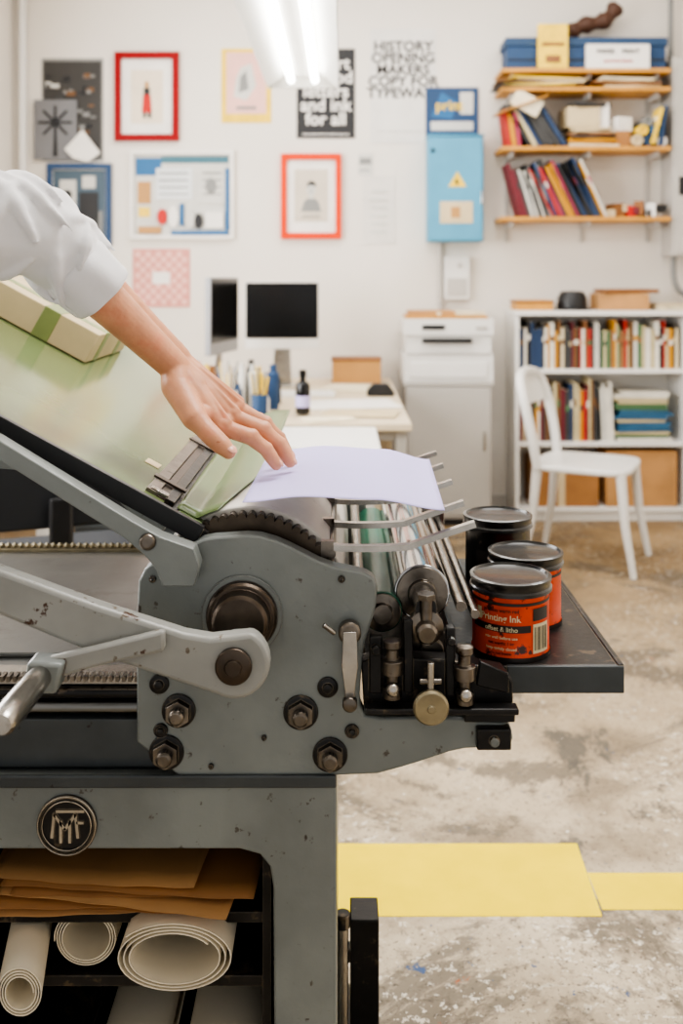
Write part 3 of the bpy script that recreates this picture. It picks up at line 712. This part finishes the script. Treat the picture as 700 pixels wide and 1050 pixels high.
b=MB('warning_sign'); b.prism([(.585,1.80),(.685,1.80),(.635,1.885)],5.349,5.352,ylw); b.prism([(.625,1.84),(.640,1.84),(.634,1.825),(.646,1.825),(.63,1.806),(.632,1.82),(.622,1.82)],5.347,5.349,blackp)
b.bx(.54,.72,5.349,5.352,1.60,1.72,cream); b.bx(.6,.65,5.347,5.35,1.63,1.69,tan); b.done(eb)
b=MB('junction_box'); b.bx(.575,.715,5.45,5.5,1.18,1.42,whitep); b.bx(.59,.70,5.445,5.45,1.2,1.3,cabg); b.cyl((.66,5.45,1.37),(.66,5.44,1.37),.012,cabg); b.done(bevel=.006)
b=MB('electrical_panel'); b.bx(1.80,2.25,5.30,5.5,1.42,2.50,cabg); b.bx(1.815,2.235,5.292,5.30,1.435,2.485,cabg); b.bx(1.83,1.9,5.286,5.293,1.75,1.85,blackp); b.bx(1.95,2.1,5.288,5.293,2.0,2.15,wp)
b.tube(cr([(1.84,5.4,1.43),(1.84,5.4,1.30),(1.88,5.4,1.22),(2.0,5.4,1.2)]),.016,gr); b.cyl((1.84,5.45,2.5),(1.84,5.45,3.19),.014,gr); b.done(bevel=.004)
# ------------------------------------------------------------ WALL SHELVES
ws=empty('wall_shelves')
for i,(z,dp) in enumerate(((2.43,.25),(2.33,.25),(2.01,.25),(1.63,.25))):
    b=MB('shelf_board'); b.bx(.862,1.775,WY-dp,WY,z-.022,z,woodsh); b.done(ws,bevel=.002)
b=MB('brackets')
for x in (.93,1.35,1.72):
    b.bx(x-.01,x+.01,WY-.012,WY,1.5,2.46,cabg)
    for z in (2.408,2.308,1.988,1.608): b.prism([(x-.004,z),(x+.004,z),(x+.004,z-.03),(x-.004,z-.03)],WY-.2,WY,cabg)
b.done(ws)
def books(b,x0,x1,yf,z,hmin,hmax,dmin=.14,dmax=.2,wmin=.012,wmax=.035,lean=0,pal=None):
    pal=pal or palm
    x=x0
    while x<x1-.01:
        w_=min(R.uniform(wmin,wmax),x1-x); h=R.uniform(hmin,hmax); d=R.uniform(dmin,dmax); m_=R.choice(pal)
        l=lean*R.uniform(.85,1.1)
        rot=RY(l); c=V((x+w_/2+h/2*math.sin(l),yf+d/2+.01,z+h/2*math.cos(l)+w_/2*abs(math.sin(l))))
        b.box(c,(w_*.92,d,h),m_,rot); b.box(c+V((0,.003,0)),(w_*.7,d-.008,h+.001),pages,rot)
        if R.random()<.5: b.box(c+V((0,-.0006,0))+rot@V((0,0,h*.15)),(w_*.8,d,h*.12),R.choice(pal),rot)
        x+=w_/max(.6,math.cos(l))
        if x>x1: break
b=MB('magazines_on_shelf')
books(b,.97,1.14,5.27,1.63,.22,.31,lean=-.30,wmin=.008,wmax=.02,pal=[palm[3],palm[11],gr,palm[13],palm[8]])
books(b,1.14,1.44,5.27,1.63,.28,.35,lean=-.45,wmin=.010,wmax=.022,pal=darkpal); b.done(ws)
b=MB('folders_on_shelf'); books(b,1.02,1.24,5.27,2.01,.22,.29,lean=-.55,pal=[palm[3],palm[11],palm[14],palm[11],palm[10],palm[1]]); books(b,.90,.98,5.27,2.01,.18,.24,lean=-.15,pal=darkpal)
for i in range(7): b.box((1.36,5.38,2.02+i*.015),(.28-.01*i,.2,.012),R.choice([cream,pages,palm[4],palm[3],woodd]),RZ(R.uniform(-.25,.25)))
b.box((1.31,5.38,2.175),(.18,.16,.11),cream,RZ(.1)); b.box((1.42,5.38,2.185),(.10,.1,.14),wp,RZ(-.2)); b.box((1.36,5.36,2.245),(.2,.12,.02),palm[3],RZ(.3)); b.bx(1.49,1.57,5.3,5.45,2.01,2.10,kraft); b.box((1.53,5.38,2.14),(.09,.12,.08),wp,RZ(.3)); b.done(ws,bevel=.002)
b=MB('paper_piles_on_shelf')
for i in range(6): b.box((1.08+R.uniform(-.06,.06),5.36,2.336+i*.0095),(.38,.2,.008),R.choice([pages,cream,ylw,wp,palm[3],palm[14]]),RZ(R.uniform(-.18,.18)))
for i in range(5): b.box((1.55+R.uniform(-.05,.05),5.36,2.336+i*.0105),(.3,.2,.009),R.choice([pages,cream,palm[3],woodd]),RZ(R.uniform(-.18,.18)))
b.box((.97,5.29,2.232),(.30,.12,.006),woodsh,RY(-.35)); b.box((1.0,5.27,2.245),(.16,.03,.09),pages,RY(.5)); b.done(ws)
b=MB('blue_storage_box'); b.bx(.90,1.76,5.30,5.48,2.431,2.60,dkb); b.bx(.89,1.77,5.29,5.485,2.56,2.605,colm('box_lid_blue',(40,66,96))); b.bx(.9,1.76,5.296,5.30,2.48,2.49,blackp); b.done(bevel=.004)
b=MB('yellow_box'); b.bx(1.06,1.22,5.255,5.29,2.431,2.67,ylw); b.bx(1.08,1.2,5.252,5.256,2.55,2.57,woodd); b.bx(1.1,1.18,5.252,5.256,2.46,2.50,woodd); b.done(bevel=.003)
b=MB('white_label_box'); b.bx(1.32,1.66,5.255,5.285,2.431,2.56,wp); b.text('PAPER    PRINT',.035,lambda v:(1.49+v.x,5.252,2.52+v.y),bk); b.text('assorted sheets',.025,lambda v:(1.49+v.x,5.252,2.47+v.y),rd); b.done(bevel=.003)
b=MB('rolled_maps')
for i,(x,z,r_) in enumerate(((1.60,2.045,.03),(1.665,2.045,.03),(1.73,2.04,.028),(1.63,2.10,.028),(1.70,2.10,.03),(1.66,2.15,.026),(1.72,2.155,.025))):
    b.lathe([(r_,0),(r_,.2),(r_*.6,.2),(r_*.6,.19),(.001,.19)],(x,5.47,z),(0,-1,0),[cream,dkb,wp,ylw,blu,gr,wp][i],24)
b.box((1.735,5.33,2.12),(.02,.14,.22),dkb,RY(.12)); b.box((1.70,5.30,2.12),(.015,.12,.2),ylw,RY(.25)); b.done(ws)
b=MB('dark_cloth_roll'); b.tube(cr([(1.25,5.38,2.645),(1.33,5.38,2.69),(1.45,5.38,2.72),(1.52,5.38,2.80)]),[.035+.015*math.sin(i*.5)**2 for i in range(25)],colm('cloth_brown',(70,44,30))); b.done()
b=MB('small_tools'); 
for i in range(9): b.box((1.47+i*.033,5.36,1.652+.014*(i%3)),(.05,.12,.04+.04*(i%2)),R.choice([cream,rd,woodd,blackp,white,palm[8],tan]),RZ(R.uniform(-.4,.4)))
b.done(ws,bevel=.002)
# ------------------------------------------------------------ BOOKCASE
bc=empty('bookcase'); yb=5.2
b=MB('carcass'); b.bx(.926,.948,yb,5.49,0,1.12,white); b.bx(1.83,1.852,yb,5.49,0,1.12,white); b.bx(.92,1.858,yb-.008,5.49,1.10,1.125,white)
for z in (.05,.40,.79): b.bx(.948,1.83,yb+.005,5.49,z,z+.022,white)
b.bx(.948,1.83,5.48,5.49,0,1.1,white); b.bx(.948,1.83,yb+.02,yb+.035,0,.05,white); b.done(bc,bevel=.002)
b=MB('books'); bp_=[palm[i] for i in (2,3,6,7,8,10,11,13,14,1,0,4,5,7,10,14,3)]
books(b,.955,1.81,yb+.03,.812,.20,.265,wmin=.010,wmax=.026,pal=bp_); books(b,.955,1.38,yb+.03,.422,.27,.34,wmin=.010,wmax=.026,pal=bp_)
for i in range(16): b.box((1.62+R.uniform(-.015,.015),yb+.14,.432+i*.0165),(.28+R.uniform(-.03,.02),.2,.014),R.choice([palm[5],palm[7],palm[9],palm[2],palm[10]]),RZ(R.uniform(-.08,.08)))
books(b,1.40,1.47,yb+.03,.422,.28,.32,lean=-.05,pal=[palm[7],palm[13]])
b.done(bc)
b=MB('cardboard_boxes'); b.bx(1.02,1.38,yb+.03,5.45,.073,.33,kraft); b.bx(1.42,1.80,yb+.03,5.45,.073,.37,kraft2); b.bx(1.16,1.2,yb+.028,5.45,.073,.332,cream); b.done(bc,bevel=.004)
b=MB('cardboard_tray'); b.bx(.945,1.14,5.25,5.45,1.126,1.18,woodsh); b.bx(.94,1.145,5.245,5.455,1.165,1.175,woodd); b.done(bevel=.002)
b=MB('black_felt_hat'); b.lathe([(.105,0),(.108,.006),(.082,.012),(.078,.07),(.06,.10),(.001,.105)],(1.262,5.34,1.126),(0,0,1),blackp); b.done()
b=MB('cardboard_parcel'); b.bx(1.39,1.66,5.26,5.46,1.126,1.215,kraft2); b.box((1.56,5.35,1.229),(.3,.18,.022),woodd,RZ(.1)); b.done(bevel=.003)
b=MB('paper_pile'); 
for i in range(4): b.box((1.77,5.3,1.131+i*.009),(.13,.2,.008),R.choice([pages,cream]),RZ(R.uniform(-.1,.1)))
b.done()
# ------------------------------------------------------------ PRINTER + CABINET
b=MB('office_cabinet'); b.bx(.335,.785,5.1,5.46,.04,.745,cabg); b.bx(.325,.795,5.09,5.465,.735,.757,cabg); b.bx(.345,.775,5.092,5.1,.06,.725,cabg); b.bx(.36,.76,5.12,5.44,0,.04,blackp); b.bx(.74,.752,5.082,5.093,.4,.5,steel); b.done(bevel=.003)
b=MB('office_printer'); b.bx(.325,.795,5.1,5.46,.758,.90,whitep); b.bx(.335,.785,5.105,5.45,.905,1.0,whitep); b.bx(.325,.795,5.09,5.46,1.0,1.085,whitep)
b.bx(.42,.68,5.07,5.09,.960,.985,blackp); b.bx(.34,.78,5.095,5.1,.898,.907,cabg); b.bx(.42,.54,5.083,5.09,1.03,1.055,glassd); b.bx(.36,.76,5.092,5.1,.78,.86,white); b.bx(.7,.76,5.084,5.09,1.03,1.05,cabg)
b.done(bevel=.01,seg=3)
b=MB('wooden_tray'); b.bx(.34,.77,5.12,5.42,1.086,1.10,woodsh); b.bx(.36,.6,5.14,5.4,1.10,1.125,kraft2); b.box((.62,5.26,1.112),(.26,.22,.02),pages,RZ(.1)); b.done(bevel=.002)
# ------------------------------------------------------------ DESKS
def desk(name,x0,x1,y0,y1,z,top,leg,extra=None):
    e=empty(name); b=MB('desktop'); b.bx(x0,x1,y0,y1,z-.028,z,top); b.done(e,bevel=.003)
    b=MB('legs')
    for x in (x0+.04,x1-.04):
        for y in (y0+.05,y1-.05): b.bx(x-.02,x+.02,y-.02,y+.02,0,z-.028,leg)
    b.bx(x0+.04,x1-.04,y1-.06,y1-.04,z-.1,z-.028,leg); b.bx(x0+.04,x1-.04,y0+.04,y0+.06,z-.07,z-.028,leg); b.done(e,bevel=.002)
    if extra: extra(e)
def drw1(e):
    b=MB('drawers'); b.bx(-.25,.20,3.9,4.4,0.0,.711,beige)
    for z in (.05,.27,.49): b.bx(-.24,.19,3.892,3.9,z,z+.2,beige); b.bx(-.08,.05,3.88,3.893,z+.15,z+.162,steel)
    b.done(e,bevel=.002)
def drw2(e):
    b=MB('drawers'); b.bx(-.90,-.45,3.28,3.62,.0,.70,greydk)
    for z in (.05,.25,.46): b.bx(-.89,-.46,3.272,3.28,z,z+.19,greydk); b.bx(-.75,-.6,3.26,3.273,z+.14,z+.15,steel)
    b.done(e,bevel=.002)
desk('office_desk',-1.2,.27,3.74,5.45,.74,beige,cabg,drw1)
desk('side_table',-1.0,.13,3.2,3.7,.735,white,cabg,drw2)
oc=empty('office_chair',(-.80,2.72,0),math.radians(20))
dfab=colm('chair_fabric_dark',(34,36,40),.9)
b=MB('seat'); b.box((0,0,.50),(.46,.44,.07),dfab); b.done(oc,bevel=.025,seg=3)
b=MB('back'); b.box((0,-.23,.86),(.42,.05,.40),dfab,RX(.08)); b.box((0,-.26,.62),(.06,.02,.25),blackp); b.done(oc,bevel=.02,seg=3)
b=MB('armrests')
for s_ in (-1,1): b.box((.26*s_,0,.70),(.05,.26,.025),blackp); b.box((.26*s_,.02,.59),(.03,.05,.21),colm('chair_metal_blue',(96,110,124),.4))
b.done(oc,bevel=.006)
b=MB('base'); b.cyl((0,0,.08),(0,0,.47),.028,steeldk)
for k in range(5):
    a=k*2*math.pi/5; b.box((.14*math.cos(a),.14*math.sin(a),.085),(.28,.04,.03),blackp,RZ(a)); b.cyl((.27*math.cos(a)-.012,.27*math.sin(a),.035),(.27*math.cos(a)+.012,.27*math.sin(a),.035),.033,blackp)
b.done(oc,bevel=.003)
def monitor(name,loc,rz,back,sc=1):
    e=empty(name,loc,rz); e.scale=(sc,sc,sc)
    for n_,f in (('screen',lambda b:(b.bx(-.185,.185,-.012,.012,.25,.535,glassd))),('bezel',lambda b:(b.bx(-.19,.19,-.008,.02,.195,.54,back))),('stand',lambda b:(b.prism([(-.04,.25),(.04,.25),(.05,.01),(-.05,.01)],.02,.03,steel),b.bx(-.1,.1,-.06,.1,0,.012,steel)))):
        b=MB(n_); f(b); b.done(e,bevel=.003)
monitor('computer_monitor',(-.305,5.0,.741),math.radians(3),whitep)
monitor('computer_monitor',(-.56,4.62,.741),math.radians(78),colm('monitor_grey',(150,150,152),.4),1.04)
b=MB('keyboard'); b.box((-.20,4.62,.750),(.34,.12,.016),whitep)
for i in range(11):
    for j in range(4): b.box((-.34+i*.028,4.58+j*.026,.760),(.022,.02,.006),white)
b.done()
b=MB('drawing_papers'); b.box((.04,4.3,.7435),(.40,.3,.004),wp,RZ(.2)); b.box((.08,4.00,.746),(.3,.21,.003),cream,RZ(-.15)); b.box((0.05,4.9,.7465),(.26,.26,.01),pages,RZ(-.3)); b.box((-.05,3.85,.7435),(.2,.14,.004),pages,RZ(.4)); b.done()
b=MB('ink_bottle'); b.lathe([(.028,0),(.03,.004),(.03,.11),(.026,.125),(.012,.135),(.012,.15),(.015,.151),(.015,.178),(.001,.18)],(-.157,3.96,.748),(0,0,1),glassd); b.lathe([(.0306,.03),(.0306,.075)],(-.157,3.96,.748),(0,0,1),lilac); b.done()
b=MB('storage_carton'); b.box((.08,5.27,.80),(.26,.18,.12),tan); b.box((.08,5.27,.865),(.27,.19,.012),woodd); b.done(bevel=.003)
b=MB('ink_tubes_on_desk')
for i in range(34):
    x=R.uniform(-.68,-.28); y=R.uniform(4.05,4.40); h=R.uniform(.06,.2); r=R.uniform(.012,.026)
    b.lathe([(r,0),(r,h*.8),(r*.6,h*.85),(r*.6,h),(.001,h)],(x,y,.741),(0,0,1),R.choice([rd,dkb,wp,blackp,tan,ylw,pink,cream,bk,dkb,lg,woodd]),20)
b.done()
b=MB('pencil_cup'); b.lathe([(.035,0),(.04,.1),(.036,.1),(.032,.01),(.001,.01)],(-.46,3.96,.741),(0,0,1),whitep)
for i in range(9): a=i*.8; b.cyl((-.46+.01*math.cos(a),3.96+.01*math.sin(a),.752),(-.46+.04*math.cos(a),3.96+.04*math.sin(a),.92+.02*(i%3)),.004,R.choice([rd,ylw,dkb,blackp]),seg=8)
b.done()
b=MB('pencil_cup'); b.lathe([(.03,0),(.033,.09),(.03,.09),(.027,.01),(.001,.01)],(-.33,3.93,.741),(0,0,1),dkb)
for i in range(7): a=i*.9; b.cyl((-.33+.008*math.cos(a),3.93+.008*math.sin(a),.752),(-.33+.035*math.cos(a),3.93+.035*math.sin(a),.90+.02*(i%3)),.004,R.choice([rd,ylw,wp,blackp]),seg=8)
b.done()
b=MB('tape_dispenser'); b.prism([(.12,.742),(.25,.742),(.25,.76),(.22,.80),(.15,.80),(.12,.77)],4.6,4.65,blackp); b.done(bevel=.004)
# ------------------------------------------------------------ CHAIR
def chair(name,loc,rz,mat):
    e=empty(name,loc,rz)
    b=MB('seat'); pts=[]
    for i in range(40):
        a=2*math.pi*i/40; ca,sa=math.cos(a),math.sin(a)
        pts.append((.225*math.copysign(abs(ca)**.45,ca),(.215+.01*ca)*math.copysign(abs(sa)**.45,sa)))
    b.prismz(pts,.432,.458,mat); b.done(e,bevel=.008,seg=3)
    b=MB('legs')
    for sx,sy in ((1,1),(1,-1),(-1,1),(-1,-1)):
        b.tube([(.185*sx,.175*sy,.44),(.205*sx,.185*sy,.22),(.245*sx,.205*sy,.0)],[.023,.019,.014],mat)
    b.done(e)
    b=MB('backrest')
    lp=cr([(-.18,-.19,.44),(-.205,-.205,.60),(-.24,-.20,.75),(-.27,-.15,.835),(-.285,0,.86),(-.27,.15,.835),(-.24,.20,.75),(-.205,.205,.60),(-.18,.19,.44)],8)
    b.tube(lp,.022,mat)
    b.grid(lambda u,v:(-.238-.030*v-.02*(1-(2*u-1)**2),(-.195+.39*u)*(1-.18*v),.71+.135*v),14,4,mat)
    o=b.done(e); 
chair('white_plastic_chair',(1.13,4.50,0),math.radians(-26),whitep)
# ------------------------------------------------------------ HANGING LAMP
lp=empty('fluorescent_lamp')
b=MB('reflector'); X0=-.145
pf_=[(X0-.135,2.02),(X0-.055,2.09),(X0+.055,2.09),(X0+.135,2.02),(X0+.132,2.017),(X0+.05,2.082),(X0-.05,2.082),(X0-.132,2.017)]
b.prism(pf_,2.1,3.70,whitep); b.bx(X0-.03,X0+.03,2.1,3.70,2.06,2.083,whitep); b.bx(X0-.06,X0+.06,2.1,3.70,2.09,2.13,whitep)
for y in (2.1,3.695): b.prism([(X0-.135,2.02),(X0-.055,2.09),(X0+.055,2.09),(X0+.135,2.02)],y,y+.008,cabg)
b.done(lp,bevel=.001)
b=MB('tubes')
for dx in (-.045,.045): b.cyl((X0+dx,2.13,2.045),(X0+dx,3.67,2.045),.014,M('tube_glow',(255,252,246),.4,emit=14))
b.done(lp)
b=MB('suspension_cables')
for y in (2.35,3.35): b.cyl((X0,y,2.13),(X0,y,3.2),.003,steel,seg=8)
b.done(lp)
